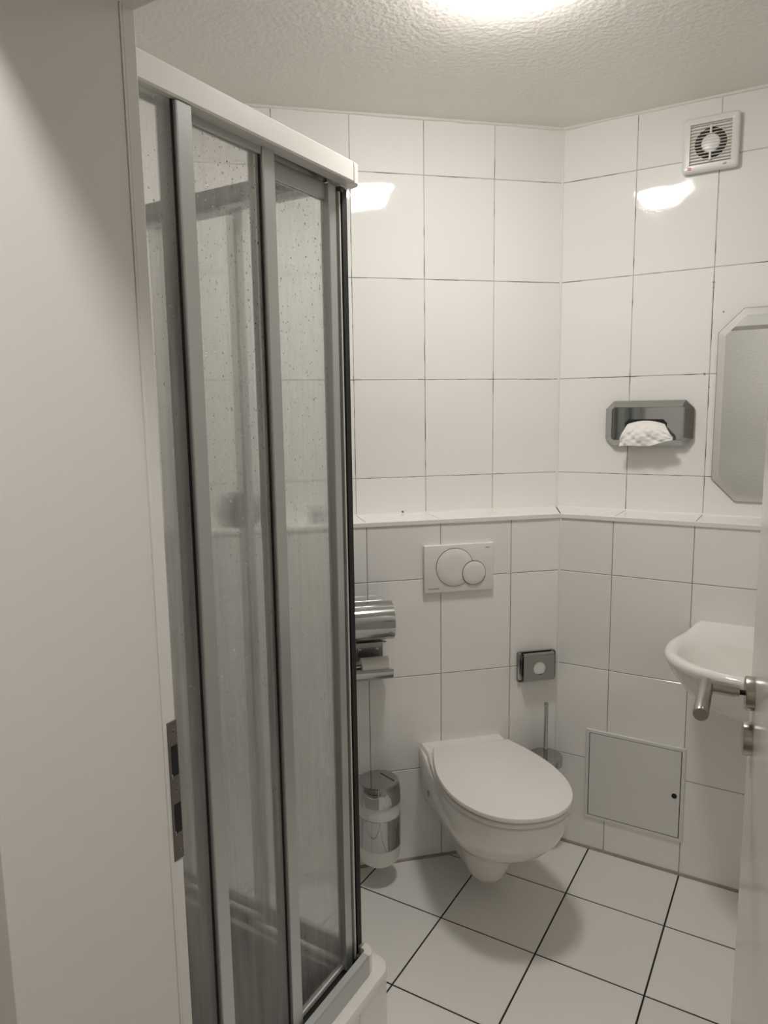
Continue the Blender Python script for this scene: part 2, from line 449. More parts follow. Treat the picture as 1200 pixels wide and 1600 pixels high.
# ---- corridor
link('wall_corridor', BX(-2.2, 1.9, -1.12, -1.0, 0, Z_CEIL), MT['woodchip'], kind='structure')
link('wall_corridor', BX(-2.32, -2.2, -1.12, Y_NEAR - .01, 0, Z_CEIL), MT['woodchip'], kind='structure')
link('wall_corridor', BX(1.9, 2.02, -1.12, Y_NEAR - .01, 0, Z_CEIL), MT['woodchip'], kind='structure')
link('ceiling', BX(-2.3, 2.0, -1.12, 3.0, Z_CEIL, Z_CEIL + .1), MT['plaster'], kind='structure')
link('floor', BX(-2.3, 2.0, -1.12, 0.5, -.06, 0.0), MT['hall_floor'], kind='structure')
# ---- tiled bathroom floor
fl = link('floor', BX(-2.0, X_RIGHT + .1, 0.5, 2.75, -.06, -0.0018), MT['grout_floor'], kind='structure')
def clip(poly, p, n):
    out = []
    for i in range(len(poly)):
        a, b_ = poly[i], poly[(i + 1) % len(poly)]
        da, db = (a - p).dot(n), (b_ - p).dot(n)
        if da >= 0: out.append(a)
        if (da > 0 > db) or (da < 0 < db): out.append(a + (b_ - a) * (da / (da - db)))
    return out
FT = 0.3045; FX, FY = -0.6025, 2.1405; JF = 0.0050
_fm = {}
for i in range(-4, 5):
    for j in range(-5, 2):
        x0, y0 = FX + i * FT, FY + j * FT
        sq = [V2(x0 + JF / 2, y0 + JF / 2), V2(x0 + FT - JF / 2, y0 + JF / 2), V2(x0 + FT - JF / 2, y0 + FT - JF / 2), V2(x0 + JF / 2, y0 + FT - JF / 2)]
        full = sq
        for p_, n_ in ((C2 + nA * .006, nA), (C2 + nB * .006, nB), (V2(X_RIGHT - .003, 0), V2(-1, 0)), (V2(0, 0.5), V2(0, 1)), (V2(X_LEFT, 0), V2(1, 0))):
            sq = clip(sq, p_, n_)
            if len(sq) < 3: break
        if len(sq) < 3: continue
        c = V2(x0 + FT / 2, y0 + FT / 2)
        whole = sq == full
        if whole and 'f' in _fm: me = _fm['f']
        else:
            bm = prism([(p.x - c.x, p.y - c.y) for p in sq], -0.008, 0, bev=0.0009)
            bmesh.ops.recalc_face_normals(bm, faces=bm.faces)
            me = bpy.data.meshes.new('tile'); bm.to_mesh(me); bm.free(); me.materials.append(MT['floor_tile'])
            if whole: _fm['f'] = me
        o = link('tile', me, None, fl, (c.x, c.y, 0))
        k = 0.0012; o.rotation_euler = (random.uniform(-k, k), random.uniform(-k, k), 0)
# silicone joint at wall foot, corner beads, ceiling bead
def bead(name, p, q, r, m, parent, z0=None, wob=0.0):
    bm = bmesh.new(); n = 26 if wob else 1
    pts = [Vector(p).lerp(Vector(q), i / n) for i in range(n + 1)]
    rings = []
    d = (Vector(q) - Vector(p)).normalized().to_track_quat('Z', 'Y').to_matrix()
    for i, a in enumerate(pts):
        rr = r * (1 + random.uniform(-wob, wob))
        rings.append([a + d @ Vector((math.cos(t * math.pi / 4) * rr, math.sin(t * math.pi / 4) * rr, 0)) for t in range(8)])
    return link(name, loft(rings), m, parent)
D3 = lambda v, z: Vector((v.x, v.y, z))
bead('floor_joint', D3(C2, 0.0), D3(C2A_end, 0.0), 0.0075, MT['silicone_dirty'], wb)
bead('floor_joint', D3(C2, 0.0), (X_RIGHT, C2.y, 0.0), 0.0075, MT['silicone_dirty'], wr)
bead('corner_joint', D3(C, Z_LEDGE), D3(C, Z_CEIL), 0.0045, MT['silicone'], wr)
bead('corner_joint', D3(C2, 0.0), D3(C2, Z_LEDGE - .012), 0.0045, MT['silicone'], wr)
bead('ledge_joint', D3(C, Z_LEDGE), D3(C + uA * sA_end, Z_LEDGE), 0.004, MT['silicone'], wb)
bead('ledge_joint', D3(C, Z_LEDGE), (X_RIGHT, C.y, Z_LEDGE), 0.004, MT['silicone'], wr)
bead('ceiling_joint', D3(C, Z_CEIL), D3(C + uA * sA_end, Z_CEIL), 0.0075, MT['plaster'], wb, wob=.3)
bead('ceiling_joint', D3(C, Z_CEIL), (X_RIGHT, C.y, Z_CEIL), 0.0075, MT['plaster'], wr, wob=.3)
# crumbs of old plaster and small drill holes in the tile joints
def onB(s, z, out=0.0): return Vector((C.x + s, C.y - out, z))
def onA(s, z, out=0.0):
    v = C + uA * s + nA * out; return Vector((v.x, v.y, z))
for (s, z, r) in ((0.502, 1.965, .004), (0.502, 1.948, .003), (0.535, 1.870, .003), (0.487, 1.675, .004), (0.503, 1.632, .003)):
    p = onB(s, z, 0.0005)
    link('drill_hole', CY(p + Vector((0, .001, 0)), p - Vector((0, .0006, 0)), r, r * .9, 8), MT['grout_low'], wr)

p_ = onA(.588, Z_LEDGE + .006, .001)
link('drill_hole', BX(p_.x - .003, p_.x + .003, p_.y - .004, p_.y, p_.z - .003, p_.z + .003), MT['card'], wb)

# ------------------------------------------------------------------ door frame (trim) and leaf (door)
tf = struct_root('trim_1')
PR = MT['paint']
def jamb(xf, sgn, name='jamb'):
    """steel lining; xf face x, sgn +1 = face looks to +x (left jamb)"""
    X = lambda d: xf + sgn * d
    prof = [  # (depth away from the opening is negative), y
        (-.0, Y_HALL), (-.0, Y_NEAR - .024), (-.0022, Y_NEAR - .0225), (-.0022, Y_NEAR - .0195), (0.0, Y_NEAR - .018),
        (0.0, Y_NEAR - .003), (-.003, Y_NEAR), (-.045, Y_NEAR), (-.045, Y_NEAR - .006), (-.011, Y_NEAR - .006),
        (-.011, Y_HALL + .011), (-.05, Y_HALL + .011), (-.05, Y_HALL - .002), (-.002, Y_HALL - .002)]
    return prism([(X(d), y) for d, y in prof], 0.0, OZ)
jl = link('jamb', jamb(OX0, 1), PR, tf)
link('jamb', jamb(OX1, -1), PR, tf)
prof = [(Y_HALL, 0), (Y_NEAR - .003, 0), (Y_NEAR, .003), (Y_NEAR, .045), (Y_NEAR - .006, .045), (Y_NEAR - .006, .011),
        (Y_HALL + .011, .011), (Y_HALL + .011, .05), (Y_HALL - .002, .05), (Y_HALL - .002, .002)]
bm = bmesh.new()
a_ = [bm.verts.new((OX0 - .04, y, OZ + z)) for y, z in prof]; b2 = [bm.verts.new((OX1 + .04, y, OZ + z)) for y, z in prof]
bm.faces.new(a_); bm.faces.new(b2[::-1])
for i in range(len(prof)): bm.faces.new((a_[i], a_[(i + 1) % len(prof)], b2[(i + 1) % len(prof)], b2[i]))
link('head', bm, PR, tf)
# rubber seal set in the groove
link('seal', BX(OX0 - .0022, OX0 + .0006, Y_NEAR - .0222, Y_NEAR - .0198, 0, OZ), MT['silicone'], tf)
# strike plate on the left jamb
sy0, sy1, sz0, sz1 = Y_NEAR - .0165, Y_NEAR - .0005, 1.003, 1.190
sp = link('strike_plate', BX(OX0 - .001, OX0 + .0012, sy0, sy1, sz0, sz1, bev=.0006), MT['steel_dark'], tf, label='dark steel strike plate')
for z0, z1 in ((1.117, 1.158), (1.040, 1.080)):
    link('latch_hole', BX(OX0 + .0005, OX0 + .0017, sy0 + .0035, sy1 - .0012, z0, z1, bev=.0004), MT['black'], sp)
    link('lip', BX(OX0 + .0006, OX0 + .0024, sy0 + .002, sy0 + .0048, z0 - .003, z0 + .004, bev=.0007), MT['chrome_dark'], sp)
for z in (1.176, 1.098, 1.016):
    link('screw', lathe([(0.0029, OX0 + .0008), (0.0029, OX0 + .0016), (0.0014, OX0 + .0017), (0.0012, OX0 + .0012)], 14, (0, 0)), MT['steel'], sp)
    o = COL.objects[-1]
    o.rotation_euler = (0, R(90), 0)
    o.location = (0, (sy0 + sy1) / 2 + .001, z)
# door leaf, opened inwards
hinge = Vector((0.0366, 0.545, 0)); LA = R(98.0)
d1 = struct_root('door_1', loc=hinge, rotz=LA)      # local X from hinge to free edge; local +Y = face towards the shower
DW, DT = 0.683, 0.04
dl = link('leaf', BX(0, DW, -DT, 0, 0.008, 2.01, bev=.0025, seg=2), MT['door_paint'], d1)
link('leaf_rebate', BX(0.01, DW + .013, -DT, -.016, 0.008, 2.02, bev=.002), MT['door_paint'], d1)
RX = DW - 0.052; RZ = 1.140
st = MT['steel']
hd = link('rose', lathe([(0.0255, 0.0), (0.0255, 0.0105), (0.0245, 0.0125), (0.006, 0.0125)], 36, (RX, RZ), axis='Y'), st, d1, smooth=True, label='round steel rose')
link('spindle', CY((RX, .011, RZ), (RX, .022, RZ), .0040, seg=10), MT['dark'], hd)
link('collar', lathe([(0.0085, 0.020), (0.0085, 0.026), (0.0095, 0.026), (0.0095, 0.0285)], 24, (RX, RZ + .0015), axis='Y'), st, hd, smooth=True)
bm = bmesh.new(); cyl(bm, (RX, .028, RZ + .0015), (RX, .064, RZ + .004), .0098, seg=28)
link('neck', bm, st, hd, smooth=True)
bm = bmesh.new(); rr = .0104
prof = [(RX + .0085, rr * .6), (RX + .0075, rr * .93), (RX + .004, rr)] + [(RX - .117, rr), (RX - .119, rr * .88)]
rings = []
for x, r in prof:
    rings.append([(x, .066 + (RX - x) * .085 + r * math.cos(t * math.pi / 14), RZ + .0045 + r * math.sin(t * math.pi / 14)) for t in range(28)])
link('lever', loft(rings), st, hd, smooth=True)
link('key_rose', lathe([(0.0255, 0.0), (0.0255, 0.0105), (0.0245, 0.0125), (0.0, 0.0125)], 36, (RX, RZ - .072), axis='Y'), st, d1, smooth=True)
for z in (0.25, 1.75):
    link('hinge', CY((-.004, -.006, z), (-.004, -.006, z + .09), .007, seg=16), st, d1, smooth=True)

# ------------------------------------------------------------------ ceiling lamps
def dome_lamp(name, label, x, y, glow, r=0.118):
    t = thing(name, label, 'lamp', (x, y, Z_CEIL))
    link('base_ring', lathe([(r * 1.03, 0), (r * 1.05, -.008), (r * 1.04, -.016), (r * .9, -.016)], 56), MT['plastic'], t, smooth=True)
    pr = []
    for k in range(0, 15):
        a = k / 14 * math.pi / 2
        pr.append((r * math.cos(a) if k < 14 else 0.0, -.015 - .050 * math.sin(a)))
    link('diffuser', lathe(pr, 56, closed=False), glow, t, smooth=True)
    return t
dome_lamp('ceiling_lamp', 'lit round opal ceiling lamp cut off by the top edge of the photo', -0.626, 1.637, MT['bath_glow'])
dome_lamp('ceiling_lamp', 'round opal ceiling lamp in the corridor above the doorway', -0.05, 0.09, MT['hall_glow'], 0.085)

# ------------------------------------------------------------------ toilet
def locA(s, out, z=0.0):
    v = C2 + uA * s + nA * out; return Vector((v.x, v.y, z))
def Dshape(hwb, hwm, yb, ym, yf, n=48, rc=.02, e=2.15):
    """plan outline: straight back at yb (half width hwb), widest hwm at -ym, rounded front at -yf (y grows into the wall)"""
    pts = []
    k = n // 4
    # right side from back corner to widest
    def side(t): # t 0..1 back->widest
        s_ = t * t * (3 - 2 * t)
        return hwb + (hwm - hwb) * math.sin(t * math.pi / 2) ** 1.0, -yb - (ym - yb) * t
    for i in range(k): pts.append(side(i / k))
    for i in range(2 * k + 1):
        a = math.pi * i / (2 * k)
        cx = math.copysign(abs(math.cos(a)) ** (2 / e), math.cos(a)); sy = abs(math.sin(a)) ** (2 / e)
        pts.append((hwm * cx, -ym - (yf - ym) * sy))
    for i in range(k - 1, -1, -1):
        x, y = side(i / k); pts.append((-x, y))
    return pts
toi = thing('toilet', 'white wall-hung toilet with closed lid under the flush plate', 'toilet', locA(0.362, 0.0), ROT_A)
secs = [ # z, hwb, hwm, yb, ym, yf
    (0.418, .148, .178, 0.0, .33, .545), (0.412, .151, .184, 0.0, .33, .552), (0.395, .151, .185, 0.0, .33, .553), (0.36, .150, .180, 0.0, .325, .545),
    (0.32, .148, .170, 0.0, .315, .525), (0.28, .147, .157, 0.0, .30, .49), (0.245, .142, .138, 0.0, .28, .445),
    (0.218, .130, .116, .002, .26, .395), (0.200, .119, .100, .006, .24, .362), (0.184, .108, .092, .010, .23, .338), (0.16, .092, .083, .02, .225, .322),
    (0.12, .076, .072, .05, .218, .306), (0.085, .062, .060, .09, .212, .290), (0.066, .052, .052, .11, .208, .276), (0.056, .038, .038, .13, .204, .25)]
rings = [[(x, y, z) for x, y in Dshape(hb, hm, yb, ym, yf, 56)] for z, hb, hm, yb, ym, yf in secs]
bowl = link('bowl', loft(rings), MT['ceramic'], toi, smooth=True)
for p in bowl.data.polygons: p.use_smooth = True
# raised deck behind the lid
link('deck', loft([[(x, y, z) for x, y in Dshape(hb, hb * 1.0, 0.0, .06, yf, 40, e=5)] for z, hb, yf in ((.40, .150, .115), (.424, .148, .112), (.430, .143, .105))]), MT['ceramic'], toi, smooth=True)
def slab(z0, z1, hwb, hwm, yb, ym, yf, rnd, tilt=0.0):
    zz_ = [(z0, rnd), (z0 + rnd, 0), (z1 - rnd, 0), (z1 - rnd * .3, rnd * .35), (z1, rnd)]
    out = []
    for z, ins in zz_:
        pts = Dshape(hwb - ins, hwm - ins, yb + ins, ym, yf - ins, 64, e=2.2)
        out.append([(x, y, z + tilt * (-y - yb)) for x, y in pts])
    return loft(out)
link('seat', slab(.421, .436, .150, .186, .085, .33, .560, .005), MT['seat'], toi, smooth=True)
lid = link('lid', slab(.4395, .457, .134, .188, .092, .33, .566, .006), MT['seat'], toi, smooth=True)
for sx in (-.07, .07):
    link('hinge', CY((sx - .02, -.075, .436), (sx + .02, -.075, .436), .008, seg=16), MT['seat'], toi, smooth=True)
link('fixing_cap', lathe([(.009, 0), (.009, .003), (0, .004)], 16), MT['silicone_dirty'], toi, (-.163, -.16, .335))
COL.objects[-1].rotation_euler = (0, R(-90), 0)

for o_ in COL.objects:      # the pan leans a little towards the corner
    if o_.parent == toi and o_.type == 'MESH' and o_.name.split('.')[0] in ('bowl', 'seat', 'lid', 'deck'):
        for v in o_.data.vertices: v.co.x += .060 * (-v.co.y)

# ------------------------------------------------------------------ flush plate
fp = thing('flush_plate', 'white two-button flush plate on the tiles above the toilet', 'flush plate', locA(0.372, 0.0, 1.043), ROT_A)
link('plate', BX(-.123, .123, -.0145, 0, -.082, .082, bev=.004, seg=3), MT['plastic'], fp, smooth=True)
def disc(x, z, r, y0, y1, m, name, parent, bulge=.002):
    return link(name, lathe([(r, y0), (r, y1 + .0008), (r - .0012, y1), (r * .6, y1 - bulge * .7), (0, y1 - bulge)], 56, (x, z), axis='Y'), m, parent, smooth=True)
b1 = (-.0165, .004, .0645); b2_ = (.0500, -.018, .0400)
disc(b1[0] - .001, b1[1] - .0065, b1[2] + .0015, -.010, -.0149, MT['silicone'], 'dish', fp, 0)
disc(b2_[0], b2_[1] - .005, b2_[2] + .0015, -.010, -.0150, MT['silicone'], 'dish', fp, 0)
disc(b1[0], b1[1], b1[2] + .0017, -.010, -.0155, MT['dark'], 'gap_ring', fp, 0)
disc(b1[0], b1[1], b1[2], -.010, -.0165, MT['plastic'], 'large_button', fp)
disc(b2_[0], b2_[1], b2_[2] + .0016, -.010, -.0195, MT['dark'], 'gap_ring', fp, 0)
disc(b2_[0], b2_[1], b2_[2], -.010, -.0205, MT['plastic'], 'small_button', fp)
text_mesh('lettering', 'GEBERIT', .0046, MT['inkgrey'], fp, (.100, -.0147, .066), (R(90), 0, 0))
bm = bmesh.new(); x = -.108
for k in range(13):
    wd = random.choice((.0018, .0024, .0028)); box(bm, x, x + wd, -.0148, -.0143, -.0672, -.0650); x += wd + .0006
link('lettering', bm, MT['inkgrey'], fp)

# ------------------------------------------------------------------ toilet roll holders
rh = thing('toilet_roll_holder', 'chrome covered toilet roll holder on the tiles left of the flush plate', 'holder', locA(0.687, 0.0, 0.0), ROT_A)
zc, oc, rc = 0.900, -0.068, 0.062
bm = bmesh.new(); pts_o = []; pts_i = []
a0, a1 = R(48), R(288)      # 180 degrees = front; open at the lower back
N = 36
for k in range(N + 1):
    a = a0 + (a1 - a0) * k / N
    c_, s_ = math.cos(a), math.sin(a)
    pts_o.append((oc + rc * c_, zc + rc * s_)); pts_i.append((oc + (rc - .0015) * c_, zc + (rc - .0015) * s_))
cov = pts_o + pts_i[::-1]
v0 = [bm.verts.new((-.066, y, z)) for y, z in cov]; v1 = [bm.verts.new((.066, y, z)) for y, z in cov]
n_ = len(cov)
for k in range(n_): bm.faces.new((v0[k], v0[(k + 1) % n_], v1[(k + 1) % n_], v1[k]))
for k in range(N):
    bm.faces.new((v0[k], v0[k + 1], v0[n_ - 2 - k], v0[n_ - 1 - k])); bm.faces.new((v1[k], v1[k + 1], v1[n_ - 2 - k], v1[n_ - 1 - k]))
link('cover', bm, MT['chrome'], rh, smooth=True)
link('back_plate', BX(-.050, .050, -.004, 0, .742, .950, bev=.0015), MT['chrome_dark'], rh)
link('shelf_bend', BX(-.050, .050, -.060, -.001, .822, .8255, bev=.001), MT['chrome'], rh)
for sx in (-.030, .030):
    link('screw', lathe([(.006, -.004), (.006, -.0055), (.003, -.0065), (0, -.0062)], 18, (sx, .782), axis='Y'), MT['chrome'], rh, smooth=True)
link('rod', CY((-.068, oc, zc), (.060, oc, zc), .006, seg=16), MT['chrome_dark'], rh, smooth=True)
# lower open cradle
bm = bmesh.new(); N = 22; c2y, c2z, r2 = -.052, .736, .040
po = []; pi = []
for k in range(N + 1):
    a = R(172) + R(148) * k / N
    po.append((c2y + r2 * math.cos(a), c2z + r2 * math.sin(a))); pi.append((c2y + (r2 - .0015) * math.cos(a), c2z + (r2 - .0015) * math.sin(a)))
cov = po + pi[::-1]; n_ = len(cov)
v0 = [bm.verts.new((-.066, y, z)) for y, z in cov]; v1 = [bm.verts.new((.066, y, z)) for y, z in cov]
for k in range(n_): bm.faces.new((v0[k], v0[(k + 1) % n_], v1[(k + 1) % n_], v1[k]))
for k in range(N):
    bm.faces.new((v0[k], v0[k + 1], v0[n_ - 2 - k], v0[n_ - 1 - k])); bm.faces.new((v1[k], v1[k + 1], v1[n_ - 2 - k], v1[n_ - 1 - k]))
link('cradle', bm, MT['chrome'], rh, smooth=True)
link('rod', CY((-.064, c2y, c2z + .006), (.058, c2y, c2z + .006), .0085, seg=18), MT['chrome_dark'], rh, smooth=True)
# rolls (things of their own, hanging in the holder)
def roll(name, label, s, out, z, r, w_, ri):
    t = thing(name, label, 'toilet paper', locA(s, out, z), ROT_A, 'toilet rolls in the holder')
    bm = bmesh.new()
    prf = [(ri, -w_ / 2), (r - .002, -w_ / 2), (r, -w_ / 2 + .002), (r, w_ / 2 - .002), (r - .002, w_ / 2), (ri, w_ / 2), (ri, -w_ / 2)]
    rings = [[(x, q * math.cos(k * math.pi / 20), q * math.sin(k * math.pi / 20)) for k in range(40)] for q, x in prf]
    link('paper', loft(rings, False, False), MT['paper'], t, smooth=True)
    rings = [[(x, q * math.cos(k * math.pi / 14), q * math.sin(k * math.pi / 14)) for k in range(28)] for q, x in ((ri, -w_ / 2 - .0004), (ri, w_ / 2 + .0004), (ri - .0014, w_ / 2 + .0004), (ri - .0014, -w_ / 2 - .0004), (ri, -w_ / 2 - .0004))]
    link('core', loft(rings, False, False), MT['card'], t, smooth=True)
roll('toilet_roll', 'full toilet roll inside the chrome cover', .687 + .004, .064, .890, .050, .118, .019)
roll('toilet_roll', 'nearly used up toilet roll in the open cradle', .687 - .012, .052, .742, .030, .092, .0105)

# ------------------------------------------------------------------ wall bin
bn = thing('wall_bin', 'small chrome and frosted glass bin hanging on the wall left of the toilet', 'bin', locA(.675, .078, 0), ROT_A)
b0 = .068
link('body', lathe([(0, b0), (.032, b0), (.049, b0 + .004), (.062, b0 + .015), (.0685, b0 + .034), (.0700, b0 + .06), (.0700, b0 + .22), (.0700, b0 + .262)], 56), MT['frost'], bn, smooth=True)
link('band', lathe([(.0690, .140), (.0722, .141), (.0722, .246), (.0690, .247)], 56, closed=False), MT['chrome'], bn, smooth=True)
link('collar', lathe([(.0690, .292), (.0735, .293), (.0730, .325), (.0695, .350), (.0670, .357), (.064, .357)], 56, closed=False), MT['chrome'], bn, smooth=True)
lidb = link('swing_lid', lathe([(.0645, .3565), (.0640, .3595), (0, .3600)], 56), MT['chrome'], bn, smooth=True)
link('lid_slot', BX(-.0014, .0014, -.034, .034, .3598, .3606), MT['black'], lidb, (.032, .008, 0), R(28))
link('bracket', BX(-.018, .018, .068, .0775, .18, .27, bev=.002), MT['chrome_dark'], bn)

# ------------------------------------------------------------------ sanitary bag dispenser
sb = thing('bag_dispenser', 'small chrome bag dispenser with a round hole near the corner', 'dispenser', locA(.085, 0, .672), ROT_A)
link('back_plate', BX(-.072, .072, -.006, 0, -.055, .055, bev=.010, seg=3), MT['chrome_dark'], sb, smooth=True)
# open box front: frame with a round hole
bm = bmesh.new()
hw, hh, rh_ = .058, .045, .0250; n = 48; outer = []; inner = []
for k in range(n):
    a = 2 * math.pi * k / n; c_, s_ = math.cos(a), math.sin(a)
    t = min(hw / abs(c_) if abs(c_) > 1e-6 else 9, hh / abs(s_) if abs(s_) > 1e-6 else 9)
    outer.append((c_ * t, s_ * t)); inner.append((.002 + rh_ * c_, rh_ * s_))
R0 = [[(x, -.034, z) for x, z in outer], [(x, -.034, z) for x, z in inner], [(x, -.031, z) for x, z in inner]]
R1 = [[(x, -.006, z) for x, z in outer]] + R0
link('cover', loft(R1, False, False), MT['chrome_dark'], sb)
link('top_slope', prism_y([(-.058, .045), (.058, .045), (.056, .052), (-.056, .052)], -.030, -.006), MT['chrome'], sb)
link('side_slot', BX(-.0595, -.0575, -.028, -.014, -.030, .028), MT['black'], sb)
link('bag_stack', BX(-.052, .052, -.0285, -.008, -.040, .040, bev=.002), MT['plastic'], sb, label='white bags seen in the round hole')
bm = bmesh.new()
gr = [[bm.verts.new((-.02 + .04 * i / 8, -.0292 - .0030 * abs(math.sin(i * 1.3 + j * .8)) , -.022 + .044 * j / 8)) for i in range(9)] for j in range(9)]
for j in range(8):
    for i in range(8): bm.faces.new((gr[j][i], gr[j][i + 1], gr[j + 1][i + 1], gr[j + 1][i]))
link('bag_fold', bm, MT['plastic'], sb, smooth=True)

# ------------------------------------------------------------------ toilet brush
tb = thing('toilet_brush', 'chrome toilet brush on the wall behind the toilet', 'brush', locA(.070, .062, 0), ROT_A)
link('wall_arm', BX(-.012, .012, .050, .0615, .282, .306, bev=.002), MT['chrome_dark'], tb)
link('cup', lathe([(0, .185), (.040, .185), (.048, .192), (.050, .21), (.050, .331)], 44), MT['frost'], tb, smooth=True)
link('lid', lathe([(.0565, .331), (.0595, .333), (.0595, .359), (.0580, .362), (.012, .3622), (0, .3622)], 52), MT['chrome'], tb, smooth=True)
link('holder_ring', lathe([(.0505, .288), (.054, .288), (.054, .300), (.0505, .300)], 44, closed=False), MT['chrome'], tb, smooth=True)
link('handle', lathe([(.0072, .362), (.0072, .540), (.0080, .545), (.0080, .553), (.006, .556), (0, .556)], 26), MT['chrome'], tb, smooth=True)

# ------------------------------------------------------------------ objects on wall_right (local X right, local -Y into the room)
def locB(s, out=0.0, z=0.0, low=True):
    q = C2 if low else C
    return Vector((q.x + s, q.y - out, z))
# extractor fan
fn = thing('extractor_fan', 'square white extractor fan with round louvred opening under the ceiling', 'fan', locB(.476, 0, 2.386, False), 0)
link('back_frame', BX(-.078, .078, -.010, 0, -.078, .078, bev=.003), MT['plastic'], fn)
bm = bmesh.new()
def rrect(h, r, n=6):
    pts = []
    for cx, cz, a0_ in ((h - r, h - r, 0), (-h + r, h - r, 90), (-h + r, -h + r, 180), (h - r, -h + r, 270)):
        for k in range(n + 1):
            a = R(a0_ + 90 * k / n); pts.append((cx + r * math.cos(a), cz + r * math.sin(a)))
    return pts
HF = .0815
def ring_at(h, r, y): return [(x, y, z) for x, z in rrect(h, r)]
frm = loft([ring_at(HF, .010, -.010), ring_at(HF, .010, -.022), ring_at(HF - .003, .009, -.0265), ring_at(HF - .007, .007, -.028), ring_at(.0605, .002, -.028), ring_at(.0600, .002, -.0275), ring_at(.0600, .002, -.018)], True, True)
link('front_frame', frm, MT['plastic'], fn, smooth=True)
link('inner_ring', lathe([(.0495, -.0178), (.0500, -.0215), (.0470, -.0215), (.0465, -.0178)], 48, (0, 0), axis='Y', closed=False), MT['plastic'], fn, smooth=True)
link('opening', lathe([(.0468, -.0185), (0, -.0186)], 48, (0, 0), axis='Y', closed=False), MT['black'], fn)
link('hub_dome', lathe([(.0285, -.0184), (.0282, -.021), (.026, -.0242), (.018, -.0262), (.009, -.0270), (0, -.0272)], 40, (0, 0), axis='Y', closed=False), MT['plastic'], fn, smooth=True)
for k in range(13):
    z = -.0555 + .111 * k / 12
    link('louvre', BX(-.0600, .0600, -.0288, -.0195, z - .0007, z + .0007), MT['plastic'], fn)
for z0, z1 in ((.027, .052), (-.052, -.027)):
    link('rib', BX(-.0030, .0030, -.0315, -.0185, z0, z1, bev=.001), MT['plastic'], fn)
link('warning_mark', BX(-.062, -.054, -.0284, -.0278, -.074, -.066), MT['red'], fn, label='small red square mark')
link('mark_arrow', prism_y([(-.0598, -.0685), (-.0582, -.0685), (-.0582, -.0670), (-.0562, -.0700), (-.0582, -.0728), (-.0598, -.0715)], -.0286, -.0283), MT['silicone'], fn)
bm = bmesh.new()
for k in range(10):
    a = R(180 - 18 * k); b_ = R(180 - 18 * (k + 1))
    box(bm, .044 + .0035 * math.cos(a), .044 + .0035 * math.cos(b_) + .0004, -.0284, -.0278, -.0690 + .0022 * math.sin(a), -.0684 + .0022 * math.sin(a))
x = .0385
for k in range(7):
    wd = random.choice((.0011, .0014, .0018)); box(bm, x, x + wd, -.0284, -.0278, -.0712, -.0692); x += wd + .0003
link('logo', bm, MT['ink'], fn, label='small black printed logo')

# tissue dispenser
td = thing('tissue_dispenser', 'chrome tissue dispenser with chamfered corners beside the mirror', 'dispenser', locB(.3195, 0, 1.5145, False), 0)
def octo(hx, hz, c, y): return [(hx, y, -hz + c), (hx, y, hz - c), (hx - c, y, hz), (-hx + c, y, hz), (-hx, y, hz - c), (-hx, y, -hz + c), (-hx + c, y, -hz), (hx - c, y, -hz)]
ch = MT['chrome']
link('housing', loft([octo(.1405, .075, .026, 0), octo(.1435, .0775, .027, -.006), octo(.1435, .0775, .027, -.014)], True, False), MT['chrome_dark'], td)
bm = loft([octo(.1435, .0775, .027, -.014), octo(.1180, .0560, .009, -.0400), octo(.1155, .0545, .004, -.0400), octo(.1150, .0540, .004, -.0385)], False, True)
link('front_frame', bm, MT['chrome_dark'], td)
link('front_plate', BX(-.1145, .1145, -.0393, -.0384, -.0535, .0535), ch, td)
slot = [(-.072, -.030), (-.072, .002), (-.060, .0145), (.052, .0145), (.064, .002), (.064, -.030)]
link('slot', prism_y(slot, -.0398, -.0390), MT['black'], td)
# tissue hanging out of the slot
tis = bmesh.new(); nx, nz = 44, 22
G = []; rr_ = random.Random(5)
ph = [rr_.uniform(0, 6.3) for _ in range(8)]
def crump(u, v):
    t = 0
    for k, (a, b_) in enumerate(((5, 3), (9, -6), (14, 9), (-17, 12), (23, 5), (7, 19))):
        t += abs(math.sin(a * u + b_ * v + ph[k])) / (1.5 + k * .8)
    return t
for j in range(nz + 1):
    v = j / nz; row = []
    for i in range(nx + 1):
        u = i / nx
        x = -.064 + .122 * u + (-.019 * (1 - u) + .031 * u * u) * min(1, v * 1.5)
        z = (.010 - .006 * (2 * u - 1) ** 2 * 2) * (1 - v) - .078 * v + v * v * (.026 * max(0, u - .3) + .004 * math.sin(u * 8))
        out = -.041 - .020 * math.sin(min(1, v * 1.25) * math.pi * .62) - .0085 * crump(u, v) * min(1, v * 2.5)
        row.append(tis.verts.new((x, out, z)))
    G.append(row)
for j in range(nz):
    for i in range(nx): tis.faces.new((G[j][i], G[j][i + 1], G[j + 1][i + 1], G[j + 1][i]))
tt = link('tissue', tis, MT['paper'], None, smooth=True)
tt.location = locB(.3195, 0, 1.5145, False)
tt['label'] = 'white crumpled paper tissue hanging out of the chrome dispenser'; tt['category'] = 'tissue'
md = tt.modifiers.new('thick', 'SOLIDIFY'); md.thickness = .0008

